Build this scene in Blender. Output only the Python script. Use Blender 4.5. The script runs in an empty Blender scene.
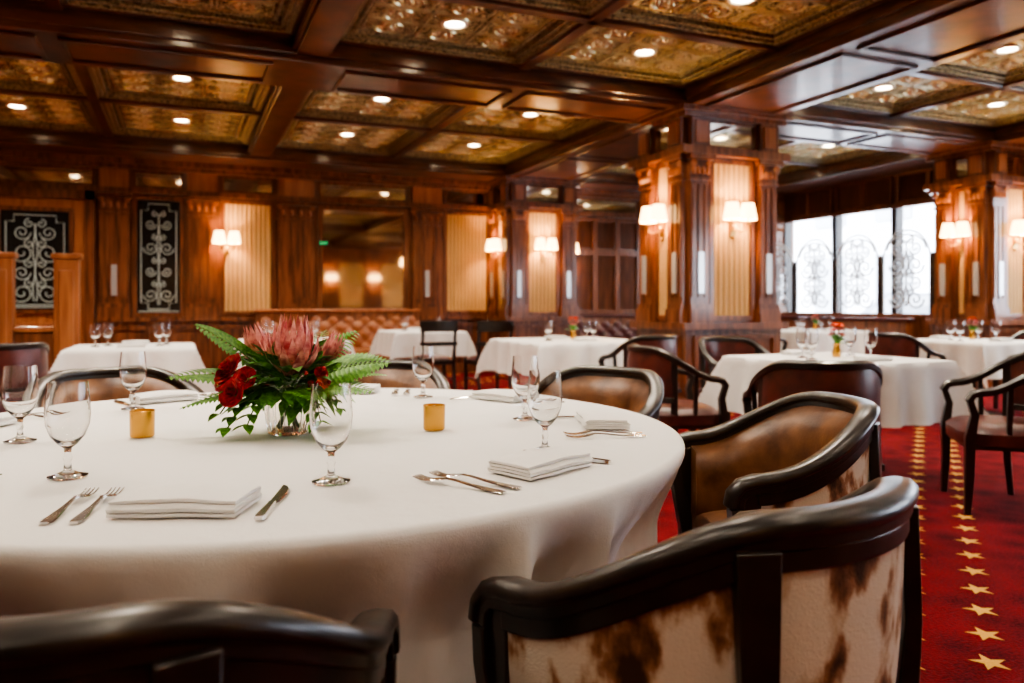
import bpy, bmesh, math, random
from mathutils import Vector, Matrix, noise
random.seed(7)
pi=math.pi
sin,cos=math.sin,math.cos
TH=math.radians(23)
CT,ST=cos(TH),sin(TH)
def W(lat,fwd,z=0.0):
    return Vector((lat*CT+fwd*ST,-lat*ST+fwd*CT,z))
# ------------------------------------------------------------------ materials
def new_mat(name):
    m=bpy.data.materials.new(name); m.use_nodes=True
    nt=m.node_tree; b=nt.nodes['Principled BSDF']
    return m,nt,b
def simple(name,col,rough=.5,metal=0,coat=0,emis=None,es=0,trans=0,ior=1.45,sheen=0):
    m,nt,b=new_mat(name)
    b.inputs['Base Color'].default_value=(*col,1)
    b.inputs['Roughness'].default_value=rough
    b.inputs['Metallic'].default_value=metal
    b.inputs['Coat Weight'].default_value=coat
    b.inputs['Coat Roughness'].default_value=.15
    b.inputs['Transmission Weight'].default_value=trans
    b.inputs['IOR'].default_value=ior
    b.inputs['Sheen Weight'].default_value=sheen
    if emis:
        b.inputs['Emission Color'].default_value=(*emis,1)
        b.inputs['Emission Strength'].default_value=es
    return m
def noisy(name,c1,c2,scale=(5,5,5),nscale=4,detail=6,lo=.35,hi=.65,rough=.5,metal=0,coat=0,bump=0,bscale=60,rand=False,sheen=0,mids=None,bdist=.002,croug=.12,offs=None):
    m,nt,b=new_mat(name)
    N=nt.nodes; L=nt.links
    tc=N.new('ShaderNodeTexCoord'); mp=N.new('ShaderNodeMapping'); mp.inputs['Scale'].default_value=scale
    L.new(tc.outputs['Object'],mp.inputs['Vector'])
    if offs: mp.inputs['Location'].default_value=offs
    if rand:
        oi=N.new('ShaderNodeObjectInfo'); mu=N.new('ShaderNodeMath'); mu.operation='MULTIPLY'; mu.inputs[1].default_value=37
        L.new(oi.outputs['Random'],mu.inputs[0]); L.new(mu.outputs[0],mp.inputs['Location'])
    nz=N.new('ShaderNodeTexNoise'); nz.inputs['Scale'].default_value=nscale; nz.inputs['Detail'].default_value=detail
    L.new(mp.outputs[0],nz.inputs['Vector'])
    cr=N.new('ShaderNodeValToRGB'); cr.color_ramp.elements[0].position=lo; cr.color_ramp.elements[1].position=hi
    cr.color_ramp.elements[0].color=(*c1,1); cr.color_ramp.elements[1].color=(*c2,1)
    if mids:
        for p,c in mids:
            e=cr.color_ramp.elements.new(p); e.color=(*c,1)
    L.new(nz.outputs['Fac'],cr.inputs[0]); L.new(cr.outputs[0],b.inputs['Base Color'])
    b.inputs['Roughness'].default_value=rough; b.inputs['Metallic'].default_value=metal
    b.inputs['Coat Weight'].default_value=coat; b.inputs['Coat Roughness'].default_value=croug
    b.inputs['Sheen Weight'].default_value=sheen
    if bump:
        n2=N.new('ShaderNodeTexNoise'); n2.inputs['Scale'].default_value=bscale; n2.inputs['Detail'].default_value=3
        L.new(tc.outputs['Object'],n2.inputs['Vector'])
        bp=N.new('ShaderNodeBump'); bp.inputs['Strength'].default_value=bump; bp.inputs['Distance'].default_value=bdist
        L.new(n2.outputs['Fac'],bp.inputs['Height']); L.new(bp.outputs[0],b.inputs['Normal'])
    return m
M_wood=noisy('mahogany',(.085,.026,.011),(.25,.088,.036),scale=(7,7,.7),nscale=3,rough=.28,coat=.4)
M_woodH=noisy('mahogany_beam',(.05,.017,.009),(.14,.045,.020),scale=(1.5,1.5,6),nscale=3,rough=.28,coat=.4)
M_woodL=noisy('mahogany_light',(.28,.088,.030),(.43,.16,.06),scale=(7,7,.7),nscale=3,rough=.3,coat=.4)
M_black=noisy('ebonised_wood',(.004,.003,.0025),(.016,.008,.005),scale=(4,4,4),nscale=5,rough=.34,coat=.3,bump=.3,bscale=30,croug=.22)
M_leather=noisy('tan_leather',(.07,.024,.009),(.27,.12,.048),nscale=2.2,detail=8,lo=.3,hi=.72,rough=.34,bump=.35,bscale=140,rand=True)
M_maroon=noisy('maroon_leather',(.045,.009,.008),(.10,.02,.015),nscale=2.2,rough=.33,bump=.3,bscale=140)
M_tuft=noisy('tufted_leather',(.26,.085,.028),(.40,.15,.06),nscale=2,rough=.38,bump=.2,bscale=120)
M_cow=noisy('cowhide',(.045,.016,.006),(.66,.58,.48),scale=(1.2,1.2,.65),nscale=8.5,detail=12,lo=.41,hi=.535,rough=.8,bump=.6,bscale=260,rand=True,mids=[(.44,(.13,.05,.020)),(.475,(.30,.14,.065)),(.50,(.52,.39,.27))])
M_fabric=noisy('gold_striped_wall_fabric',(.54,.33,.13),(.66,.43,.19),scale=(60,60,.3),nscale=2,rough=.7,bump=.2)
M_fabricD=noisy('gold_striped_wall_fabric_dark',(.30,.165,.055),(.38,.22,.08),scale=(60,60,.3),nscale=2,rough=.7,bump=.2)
M_gold=simple('aged_brass',(.62,.40,.14),.3,1)
M_silver=simple('silver',(.75,.73,.70),.18,1)
M_plate=simple('satin_plate',(.70,.72,.75),.25,.6)
M_mirror=simple('antique_mirror',(.80,.74,.64),.05,1)
M_dkglass=simple('dark_glass',(.012,.014,.014),.12,0,coat=.6)
M_etch=simple('etched_line',(.50,.60,.58),.5)
M_etch2=simple('etched_line_bright',(.38,.41,.45),.5)
M_glass=simple('clear_glass',(1,1,1),.0,trans=1,ior=1.45)
M_vaseglass=simple('cut_glass',(1,.98,.94),.03,trans=1,ior=1.5)
M_cream=simple('white_trim',(.8,.76,.68),.4)
M_shade=simple('lampshade_fabric',(.9,.7,.42),.8,emis=(1,.60,.24),es=8)
M_lamp=simple('downlight_lens',(1,.9,.7),.4,emis=(1,.80,.52),es=30)
M_stem=simple('stem_green',(.05,.14,.03),.5)
M_leaf=noisy('leaf_green',(.03,.13,.016),(.12,.32,.04),nscale=20,rough=.4)
M_fern=noisy('fern_green',(.055,.21,.012),(.17,.43,.04),nscale=20,rough=.45)
M_red=noisy('rose_red',(.22,.002,.006),(.52,.006,.016),nscale=20,rough=.5)
M_pink=noisy('protea_pink',(.46,.06,.08),(.88,.42,.37),nscale=9,rough=.5)
M_pale=noisy('protea_centre',(.70,.55,.42),(.85,.78,.68),nscale=30,rough=.7)
M_orange=simple('petal_orange',(.8,.13,.03),.5)
M_star=noisy('carpet_gold',(.50,.26,.035),(.66,.38,.07),nscale=80,rough=1)
M_green=simple('exit_reflection_green',(.02,.4,.1),.4,emis=(.05,1,.3),es=1.0)
M_dark=simple('dark_void',(.01,.009,.008),.6)
M_ext=noisy('exterior_stone',(.75,.75,.77),(.85,.86,.9),nscale=1,rough=.9)
M_extd=simple('exterior_dark',(.42,.44,.48),.4)
M_road=simple('asphalt',(.45,.45,.47),.9)
M_car=simple('car_paint',(.25,.27,.32),.3,coat=.5)
def cloth_mat():
    m,nt,b=new_mat('white_tablecloth'); N=nt.nodes; L=nt.links
    b.inputs['Base Color'].default_value=(.79,.785,.775,1); b.inputs['Roughness'].default_value=.85
    tc=N.new('ShaderNodeTexCoord')
    n1=N.new('ShaderNodeTexNoise'); n1.inputs['Scale'].default_value=5; n1.inputs['Detail'].default_value=5
    n2=N.new('ShaderNodeTexNoise'); n2.inputs['Scale'].default_value=400
    ad=N.new('ShaderNodeMath'); ad.operation='MULTIPLY_ADD'; ad.inputs[1].default_value=.05
    L.new(tc.outputs['Object'],n1.inputs['Vector']); L.new(tc.outputs['Object'],n2.inputs['Vector'])
    L.new(n2.outputs['Fac'],ad.inputs[0]); L.new(n1.outputs['Fac'],ad.inputs[2])
    bp=N.new('ShaderNodeBump'); bp.inputs['Strength'].default_value=.6; bp.inputs['Distance'].default_value=.02
    L.new(ad.outputs[0],bp.inputs['Height']); L.new(bp.outputs[0],b.inputs['Normal'])
    return m
M_cloth=cloth_mat()
def carpet_mat():
    m,nt,b=new_mat('red_carpet'); N=nt.nodes; L=nt.links
    tc=N.new('ShaderNodeTexCoord')
    n1=N.new('ShaderNodeTexNoise'); n1.inputs['Scale'].default_value=90; n1.inputs['Detail'].default_value=4
    vo=N.new('ShaderNodeTexVoronoi'); vo.inputs['Scale'].default_value=7
    L.new(tc.outputs['Object'],n1.inputs['Vector']); L.new(tc.outputs['Object'],vo.inputs['Vector'])
    mx=N.new('ShaderNodeMath'); mx.operation='MULTIPLY_ADD'; mx.inputs[1].default_value=.5
    L.new(vo.outputs['Distance'],mx.inputs[0]); L.new(n1.outputs['Fac'],mx.inputs[2])
    cr=N.new('ShaderNodeValToRGB'); cr.color_ramp.elements[0].position=.42; cr.color_ramp.elements[1].position=1.0
    cr.color_ramp.elements[0].color=(.035,.002,.004,1); cr.color_ramp.elements[1].color=(.155,.008,.012,1)
    L.new(mx.outputs[0],cr.inputs[0]); L.new(cr.outputs[0],b.inputs['Base Color'])
    b.inputs['Roughness'].default_value=1; b.inputs['Specular IOR Level'].default_value=.1
    bp=N.new('ShaderNodeBump'); bp.inputs['Strength'].default_value=.6; bp.inputs['Distance'].default_value=.006
    L.new(n1.outputs['Fac'],bp.inputs['Height']); L.new(bp.outputs[0],b.inputs['Normal'])
    return m
M_carpet=carpet_mat()
def tin_mat(name='stamped_tin',dist=.03):
    m,nt,b=new_mat(name); N=nt.nodes; L=nt.links
    tc=N.new('ShaderNodeTexCoord')
    vo=N.new('ShaderNodeTexVoronoi'); vo.inputs['Scale'].default_value=11
    nz=N.new('ShaderNodeTexNoise'); nz.inputs['Scale'].default_value=14; nz.inputs['Detail'].default_value=3; nz.inputs['Distortion'].default_value=2.0
    L.new(tc.outputs['Object'],nz.inputs['Vector']); L.new(tc.outputs['Object'],vo.inputs['Vector'])
    def mth(op,a,bv=None,c=None):
        n=N.new('ShaderNodeMath'); n.operation=op
        for i,v in enumerate((a,bv,c)):
            if v is None: continue
            if isinstance(v,(int,float)): n.inputs[i].default_value=v
            else: L.new(v,n.inputs[i])
        return n.outputs[0]
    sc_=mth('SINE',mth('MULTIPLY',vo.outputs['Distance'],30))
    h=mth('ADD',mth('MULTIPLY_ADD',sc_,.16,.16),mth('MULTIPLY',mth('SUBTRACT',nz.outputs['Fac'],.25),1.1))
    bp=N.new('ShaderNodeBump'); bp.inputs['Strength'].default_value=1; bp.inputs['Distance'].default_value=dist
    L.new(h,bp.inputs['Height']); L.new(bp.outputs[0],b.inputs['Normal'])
    cr=N.new('ShaderNodeValToRGB'); cr.color_ramp.elements[0].position=.2; cr.color_ramp.elements[1].position=.68  # relief shading painted into the colour: dark recesses, bright raised tin
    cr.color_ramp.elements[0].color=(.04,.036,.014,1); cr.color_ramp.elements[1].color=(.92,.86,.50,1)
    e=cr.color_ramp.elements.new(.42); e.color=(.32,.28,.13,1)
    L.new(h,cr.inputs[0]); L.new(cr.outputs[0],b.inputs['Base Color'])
    b.inputs['Metallic'].default_value=.5; b.inputs['Roughness'].default_value=.27
    return m
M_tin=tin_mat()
M_tinR=simple('stamped_tin_relief',(.80,.72,.42),.27,.65)
M_tinrib=noisy('gilt_moulding',(.07,.055,.025),(.56,.47,.25),nscale=9,rough=.3,metal=.5,bump=.8,bscale=45,bdist=.01)
def pane_mat():
    m=bpy.data.materials.new('window_pane'); m.use_nodes=True; nt=m.node_tree; N=nt.nodes; L=nt.links
    N.clear(); o=N.new('ShaderNodeOutputMaterial'); t=N.new('ShaderNodeBsdfTransparent'); g=N.new('ShaderNodeBsdfGlossy')
    g.inputs['Roughness'].default_value=.03; mx=N.new('ShaderNodeMixShader'); mx.inputs[0].default_value=.06
    L.new(t.outputs[0],mx.inputs[1]); L.new(g.outputs[0],mx.inputs[2]); L.new(mx.outputs[0],o.inputs[0])
    return m
M_pane=pane_mat()
# ------------------------------------------------------------------ mesh builder
class MB:
    def __init__(s): s.v=[];s.f=[];s.m=[];s.mats=[];s.M=Matrix.Identity(4)
    def mi(s,mat):
        if mat not in s.mats: s.mats.append(mat)
        return s.mats.index(mat)
    def add(s,vs,fs,mat):
        b=len(s.v); k=s.mi(mat)
        s.v+= [tuple(s.M@Vector(p)) for p in vs]
        for f in fs: s.f.append([b+i for i in f]); s.m.append(k)
    def box(s,a,b,mat):
        x0,x1=sorted((a[0],b[0]));y0,y1=sorted((a[1],b[1]));z0,z1=sorted((a[2],b[2]))
        s.add([(x0,y0,z0),(x1,y0,z0),(x1,y1,z0),(x0,y1,z0),(x0,y0,z1),(x1,y0,z1),(x1,y1,z1),(x0,y1,z1)],
              [(0,3,2,1),(4,5,6,7),(0,1,5,4),(1,2,6,5),(2,3,7,6),(3,0,4,7)],mat)
    def lathe(s,prof,c,seg,mat,mod=None,cap=False):
        vs=[];fs=[];n=len(prof)
        for i in range(seg):
            a=2*pi*i/seg
            for (r,z) in prof:
                rr=r*(mod(a) if mod else 1)
                vs.append((c[0]+rr*cos(a),c[1]+rr*sin(a),c[2]+z))
        for i in range(seg):
            j=(i+1)%seg
            for k in range(n-1): fs.append((i*n+k,j*n+k,j*n+k+1,i*n+k+1))
        if cap:
            fs.append([i*n for i in range(seg)][::-1]); fs.append([i*n+n-1 for i in range(seg)])
        s.add(vs,fs,mat)
    def tube(s,pts,rad,seg,mat):
        pts=[Vector(p) for p in pts]; n=len(pts)
        if not isinstance(rad,(list,tuple)): rad=[rad]*n
        vs=[];fs=[]; up=None
        for i,p in enumerate(pts):
            t=(pts[min(i+1,n-1)]-pts[max(i-1,0)])
            if t.length<1e-9: t=Vector((0,0,1))
            t.normalize()
            if up is None:
                up=Vector((0,0,1)) if abs(t.z)<.9 else Vector((1,0,0))
            up=(up-t*up.dot(t)).normalized(); sd=t.cross(up)
            for k in range(seg):
                a=2*pi*k/seg; q=p+(up*cos(a)+sd*sin(a))*rad[i]; vs.append(q)
        for i in range(n-1):
            for k in range(seg):
                l=(k+1)%seg; fs.append((i*seg+k,i*seg+l,(i+1)*seg+l,(i+1)*seg+k))
        fs.append(list(range(seg))[::-1]); fs.append([(n-1)*seg+k for k in range(seg)])
        s.add(vs,fs,mat)
    def sweep(s,pts,sides,sec,mat,scale=None):
        pts=[Vector(p) for p in pts]; n=len(pts); m=len(sec); vs=[];fs=[]
        for i,p in enumerate(pts):
            t=(pts[min(i+1,n-1)]-pts[max(i-1,0)]).normalized()
            sd=Vector(sides[i]); sd=(sd-t*sd.dot(t)).normalized(); up=t.cross(sd)
            if up.z<0: up=-up
            k=scale[i] if scale else 1
            for (a,b) in sec: vs.append(p+sd*a*k+up*b*k)
        for i in range(n-1):
            for k in range(m):
                l=(k+1)%m; fs.append((i*m+k,i*m+l,(i+1)*m+l,(i+1)*m+k))
        fs.append(list(range(m))[::-1]); fs.append([(n-1)*m+k for k in range(m)])
        s.add(vs,fs,mat)
    def vpost(s,pts,hw,mat,rot=0):
        vs=[];fs=[];n=len(pts);c,q=cos(rot),sin(rot)
        for p,(a,b) in zip(pts,hw):
            for (i,j) in ((-a,-b),(a,-b),(a,b),(-a,b)):
                vs.append((p[0]+i*c-j*q,p[1]+i*q+j*c,p[2]))
        for i in range(n-1):
            for k in range(4):
                l=(k+1)%4; fs.append((i*4+k,i*4+l,(i+1)*4+l,(i+1)*4+k))
        fs.append((3,2,1,0)); fs.append([(n-1)*4+k for k in range(4)])
        s.add(vs,fs,mat)
    def grid(s,fn,nu,nv,mat,wrap=False):
        vs=[];fs=[]
        for i in range(nu+(0 if wrap else 1)):
            for j in range(nv+1): vs.append(fn(i/nu,j/nv))
        w=nv+1; tot=nu if wrap else nu+1
        for i in range(nu):
            i2=(i+1)%tot
            for j in range(nv): fs.append((i*w+j,i2*w+j,i2*w+j+1,i*w+j+1))
        s.add(vs,fs,mat)
    def ball(s,c,r,mat,seg=10,sz=1,n=6):
        s.lathe([(r*sin(pi*k/n),-r*sz*cos(pi*k/n)) for k in range(n+1)],c,seg,mat)
    def mesh(s,name,smooth=35):
        me=bpy.data.meshes.new(name); me.from_pydata(s.v,[],s.f)
        for m in s.mats: me.materials.append(m)
        me.polygons.foreach_set('material_index',s.m)
        bm=bmesh.new(); bm.from_mesh(me); bmesh.ops.remove_doubles(bm,verts=bm.verts,dist=1e-5)
        bmesh.ops.recalc_face_normals(bm,faces=bm.faces); bm.to_mesh(me); bm.free()
        if smooth:
            me.polygons.foreach_set('use_smooth',[True]*len(me.polygons))
            me.set_sharp_from_angle(angle=math.radians(smooth))
        me.update(); return me
    def obj(s,name,loc=(0,0,0),rz=0,smooth=35,bevel=0,parent=None):
        return place(s.mesh(name,smooth),name,loc,rz,bevel,parent)
def place(me,name,loc=(0,0,0),rz=0,bevel=0,parent=None):
    o=bpy.data.objects.new(name,me); bpy.context.scene.collection.objects.link(o)
    o.location=loc; o.rotation_euler=(0,0,rz)
    if bevel:
        b=o.modifiers.new('bevel','BEVEL'); b.width=bevel; b.segments=2; b.limit_method='ANGLE'; b.angle_limit=math.radians(50)
    if parent: o.parent=parent
    return o
def empty(name,loc=(0,0,0),rz=0):
    e=bpy.data.objects.new(name,None); bpy.context.scene.collection.objects.link(e); e.location=loc; e.rotation_euler=(0,0,rz); e.empty_display_size=.1
    return e
def frame(o,u,n):
    u=Vector(u);n=Vector(n)
    return Matrix(((u.x,n.x,0,o[0]),(u.y,n.y,0,o[1]),(0,0,1,o[2] if len(o)>2 else 0),(0,0,0,1)))
def sst(x): x=max(0,min(1,x)); return x*x*(3-2*x)
# ------------------------------------------------------------------ room shell
XL,XR,YF,YB,ZC=-4.6,10.2,-3.4,12.0,3.36
mb=MB(); mb.box((XL-.2,YF-.2,-.15),(XR+.2,YB+.2,0),M_carpet); floor=mb.obj('floor',smooth=0)
mb=MB(); O=W(1.455,2.374); a28=math.radians(28); D=W(sin(a28),cos(a28)); Nn=W(-cos(a28),sin(a28))
for k in range(-7,12):
    for col in (0,1):
        for j in range(-45,50):
            p=O+D*(j*.231+col*.11)+Nn*(k*.95+col*.225)
            if not(XL+.1<p.x<XR-.1 and YF+.1<p.y<YB-.1): continue
            vs=[];
            for q in range(10):
                r=.060 if q%2==0 else .023
                a=2*pi*q/10-math.radians(23)+.3
                vs.append((p.x+r*cos(a),p.y+r*sin(a),.002))
            mb.add(vs+[(p.x,p.y,.004)],[(q,(q+1)%10,10) for q in range(10)],M_star)
mb.obj('carpet_star_pattern',smooth=0,parent=floor)
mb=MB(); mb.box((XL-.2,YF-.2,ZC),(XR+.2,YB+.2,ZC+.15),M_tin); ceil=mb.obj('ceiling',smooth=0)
# beams
mb=MB(); ZB=3.10
XBW=[(4.7,5.85),(.87,1.13),(-2.83,-2.57),(9.3,XR)]
YBW=[(6.6,7.45),(11.3,YB),(1.8,2.65),(-3.4,-2.6)]
for (a,b) in YBW:
    mb.box((XL,a,ZB),(XR,b,ZC+.01),M_woodH)
    for e,s in ((a,-1),(b,1)):
        mb.box((XL,e,ZB+.05),(XR,e+s*.035,ZB+.13),M_woodH); mb.box((XL,e,ZB+.18),(XR,e+s*.07,ZC),M_woodH)
for (a,b) in XBW:
    z=ZB if b-a>.5 else ZB+.05
    mb.box((a,YF,z),(b,YB,ZC+.01),M_woodH)
    for e,s in ((a,-1),(b,1)):
        mb.box((e,YF,ZB+.08),(e+s*.03,YB,ZB+.13),M_woodH); mb.box((e,YF,ZB+.18),(e+s*.05,YB,ZC),M_woodH)
def soff(x0,x1,y0,y1,z):
    w=.035;h=.022
    mb.box((x0,y0,z),(x1,y0+w,z-h),M_woodH);mb.box((x0,y1-w,z),(x1,y1,z-h),M_woodH)
    mb.box((x0,y0,z),(x0+w,y1,z-h),M_woodH);mb.box((x1-w,y0,z),(x1,y1,z-h),M_woodH)
for (a,b) in ((2.75,4.55),(4.7,6.45),(7.6,9.3),(9.5,11.2),(-2.4,-.5),(-.3,1.7)):
    soff(4.85,5.7,a,b,ZB)
for (ya,yb) in ((6.72,7.33),(1.92,2.53)):
    for (a,b) in ((-4.4,-3),(-2.4,-1.0),(-.85,.7),(1.3,2.85),(3.0,4.55),(6.0,7.5),(7.65,9.15)):
        soff(a,b,ya,yb,ZB)
    soff(4.85,5.7,ya,yb,ZB)
# coffers
XC=[(XL,-2.83,1),(-2.57,.87,2),(1.13,4.7,2),(5.85,9.3,2)]
YC=[(-2.6,1.8,3),(2.65,6.6,3),(7.45,11.3,2)]
lights=[]; rel=MB()
for (xa,xb,nx) in XC:
    for (ya,yb,ny) in YC:
        for i in range(nx):
            for j in range(ny):
                x0=xa+(xb-xa)*i/nx;x1=xa+(xb-xa)*(i+1)/nx;y0=ya+(yb-ya)*j/ny;y1=ya+(yb-ya)*(j+1)/ny
                if i: mb.box((x0-.05,y0,ZC-.10),(x0+.05,y1,ZC),M_woodH)
                if j: mb.box((x0,y0-.05,ZC-.10),(x1,y0+.05,ZC),M_woodH)
                for (dd,hh,ww) in ((.05,.07,.045),(.095,.045,.04),(.17,.02,.025)):
                    X0,X1,Y0,Y1=x0+dd,x1-dd,y0+dd,y1-dd
                    for A,B in (((X0,Y0),(X1,Y0+ww)),((X0,Y1-ww),(X1,Y1)),((X0,Y0),(X0+ww,Y1)),((X1-ww,Y0),(X1,Y1))):
                        mb.box((A[0],A[1],ZC-hh),(B[0],B[1],ZC),M_tinrib)
                lights.append(((x0+x1)/2,(y0+y1)/2))
                # stamped relief tiles
                ux0,ux1,uy0,uy1=x0+.2,x1-.2,y0+.2,y1-.2
                tx=max(1,round((ux1-ux0)/.42)); ty=max(1,round((uy1-uy0)/.42))
                if tx%2==0: tx-=1 if tx>2 else -1
                if ty%2==0: ty+=1
                sx_,sy_=(ux1-ux0)/tx,(uy1-uy0)/ty; s0=min(sx_,sy_)
                for p in range(tx):
                    for q in range(ty):
                        cx=ux0+sx_*(p+.5); cy=uy0+sy_*(q+.5); ax,ay=sx_*.47,sy_*.47
                        for A,B in (((-ax,-ay),(ax,-ay+.014)),((-ax,ay-.014),(ax,ay)),((-ax,-ay),(-ax+.014,ay)),((ax-.014,-ay),(ax,ay))):
                            rel.box((cx+A[0],cy+A[1],ZC-.010),(cx+B[0],cy+B[1],ZC+.001),M_tinR)
                        mid=(p==tx//2 and q==ty//2)
                        k0=s0*.40
                        rel.lathe([(k0*.86,.002),(k0*.92,-.016),(k0*.98,-.016),(k0*1.04,.002)],(cx,cy,ZC),20,M_tinR)
                        if mid: continue
                        rel.lathe([(k0*.28,.002),(k0*.22,-.018),(0,-.026)],(cx,cy,ZC),10,M_tinR)
                        for r8 in range(8):
                            a=2*pi*r8/8; c_,s_=cos(a),sin(a)
                            base=[(.30,0),(.52,-.13),(.80,0),(.52,.13)]
                            vs=[(cx+k0*(u*c_-v*s_),cy+k0*(u*s_+v*c_),ZC+.001) for u,v in base]+[(cx+k0*.55*c_,cy+k0*.55*s_,ZC-.022)]
                            rel.add(vs,[(0,1,4),(1,2,4),(2,3,4),(3,0,4)],M_tinR)
                        for qa in (-1,1):
                            for qb in (-1,1):
                                rel.ball((cx+qa*ax*.80,cy+qb*ay*.80,ZC),s0*.055,M_tinR,6,.5,4)
mb.obj('trim_ceiling_beams',smooth=0,bevel=.008,parent=ceil)
rel.obj('stamped_tin_relief',smooth=40,parent=ceil)
mb=MB()
for k,(x,y) in enumerate(lights):
    mb.lathe([(.075,-.010),(.082,-.024),(.105,-.022),(.11,0)],(x,y,ZC),24,M_cream)
    mb.lathe([(0,-.014),(.075,-.012)],(x,y,ZC),24,M_lamp)
    ld=bpy.data.lights.new('downlight_lamp','SPOT'); ld.energy=115 if y>1.9 else 32; ld.spot_size=math.radians(135); ld.spot_blend=.8; ld.shadow_soft_size=.06; ld.color=(1,.85,.68)
    lo=bpy.data.objects.new('downlight_lamp',ld); bpy.context.scene.collection.objects.link(lo); lo.location=(x,y,ZC-.035); lo.parent=ceil
mb.obj('recessed_downlights',smooth=30,parent=ceil)
# ------------------------------------------------------------------ panelling helpers (local: u along, w out, z up)
def pframe(mb,u0,u1,z0,z1,w,fr=.05,mat=None,inner=None,proj=.03):
    mat=mat or M_wood
    mb.box((u0,w,z0),(u1,w+proj,z0+fr),mat);mb.box((u0,w,z1-fr),(u1,w+proj,z1),mat)
    mb.box((u0,w,z0+fr),(u0+fr,w+proj,z1-fr),mat);mb.box((u1-fr,w,z0+fr),(u1,w+proj,z1-fr),mat)
    if inner: mb.box((u0+fr,w,z0+fr),(u1-fr,w+proj*.3,z1-fr),inner)
def volute(mb,u,w,z,r,s,mat):
    pts=[]
    for i in range(15):
        a=i/14*2.2*2*pi*.8; rr=r*(1-i/16); pts.append((u+s*rr*cos(a),w,z+rr*sin(a)))
    mb.tube(pts,.012,6,mat)
def pilaster(mb,u0,u1,z0,z1,w=0,plate=False):
    mb.box((u0-.02,w,z0),(u1+.02,w+.10,z0+.14),M_wood)
    mb.box((u0-.01,w,z0+.14),(u1+.01,w+.08,z0+.19),M_wood)
    mb.box((u0,w,z0+.19),(u1,w+.055,z1-.2),M_wood)
    n=3; ww=(u1-u0)
    for i in range(n):
        c=u0+ww*(i+.5)/n; mb.box((c-ww*.11,w+.05,z0+.26),(c+ww*.11,w+.07,z1-.3),M_wood)
    mb.box((u0-.015,w,z1-.26),(u1+.015,w+.075,z1-.235),M_wood)
    mb.box((u0-.005,w,z1-.2),(u1+.005,w+.07,z1-.06),M_wood)
    for i in range(4):
        c=u0+ww*(i+.5)/4; mb.ball((c,w+.07,z1-.16),.022,M_woodL,8,2.0)
    volute(mb,u0+.02,w+.085,z1-.09,.035,-1,M_woodL); volute(mb,u1-.02,w+.085,z1-.09,.035,1,M_woodL)
    mb.box((u0-.04,w,z1-.05),(u1+.04,w+.12,z1),M_wood)
    if plate:
        c=(u0+u1)/2; mb.box((c-.035,w+.07,z0+.30),(c+.035,w+.085,z0+.72),M_plate)
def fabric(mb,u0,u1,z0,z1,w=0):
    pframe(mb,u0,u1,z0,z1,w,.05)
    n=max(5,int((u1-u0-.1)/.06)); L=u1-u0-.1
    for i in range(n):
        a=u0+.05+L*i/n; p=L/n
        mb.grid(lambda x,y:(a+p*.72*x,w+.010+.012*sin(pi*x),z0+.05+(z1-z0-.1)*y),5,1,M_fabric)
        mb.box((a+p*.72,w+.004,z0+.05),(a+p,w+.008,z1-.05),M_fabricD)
def spirals(kind,u0,u1,z0,z1):
    out=[];W_=u1-u0;H_=z1-z0;c=(u0+u1)/2
    def sp(cu,cz,r,turn,a0,sg):
        return [(cu+sg*r*(1-.85*t/24)*cos(a0+turn*t/24*2*pi),cz+r*(1-.85*t/24)*sin(a0+turn*t/24*2*pi)) for t in range(25)]
    for sg in (-1,1):
        for k in range(4):
            zz=z0+H_*(.14+.22*k); r=W_*(.20 if k%2==0 else .15)
            out.append(sp(c+sg*W_*.22,zz,r,1.6 if k%2 else -1.6,pi if k%2 else 0,sg))
            out.append(sp(c+sg*W_*.10,zz+H_*.10,W_*.09,-1.3,pi/2,sg))
        out.append([(c+sg*W_*.02*(1+sin(t)),z0+H_*.05+H_*.85*t/12) for t in range(13)])
    if kind=='arch':
        out.append([(c-W_*.46*cos(pi*t/20),z1-H_*.22+H_*.2*sin(pi*t/20)) for t in range(21)])
    return out
def etched(mb,u0,u1,z0,z1,w,mat,kind='rect',r=.006,border=True):
    for poly in spirals(kind,u0+.04,u1-.04,z0+.04,z1-.04):
        mb.tube([(p[0],w,p[1]) for p in poly],r,5,mat)
    if border:
        for d in (.02,.05):
            a,b,c,e=u0+d,u1-d,z0+d,z1-d; q=.09 if d>.03 else .0
            pts=[(a+q,c),(b-q,c),(b-q,c+q),(b,c+q),(b,e-q),(b-q,e-q),(b-q,e),(a+q,e),(a+q,e-q),(a,e-q),(a,c+q),(a+q,c+q),(a+q,c)]
            mb.tube([(p[0],w,p[1]) for p in pts],r,4,mat)
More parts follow.
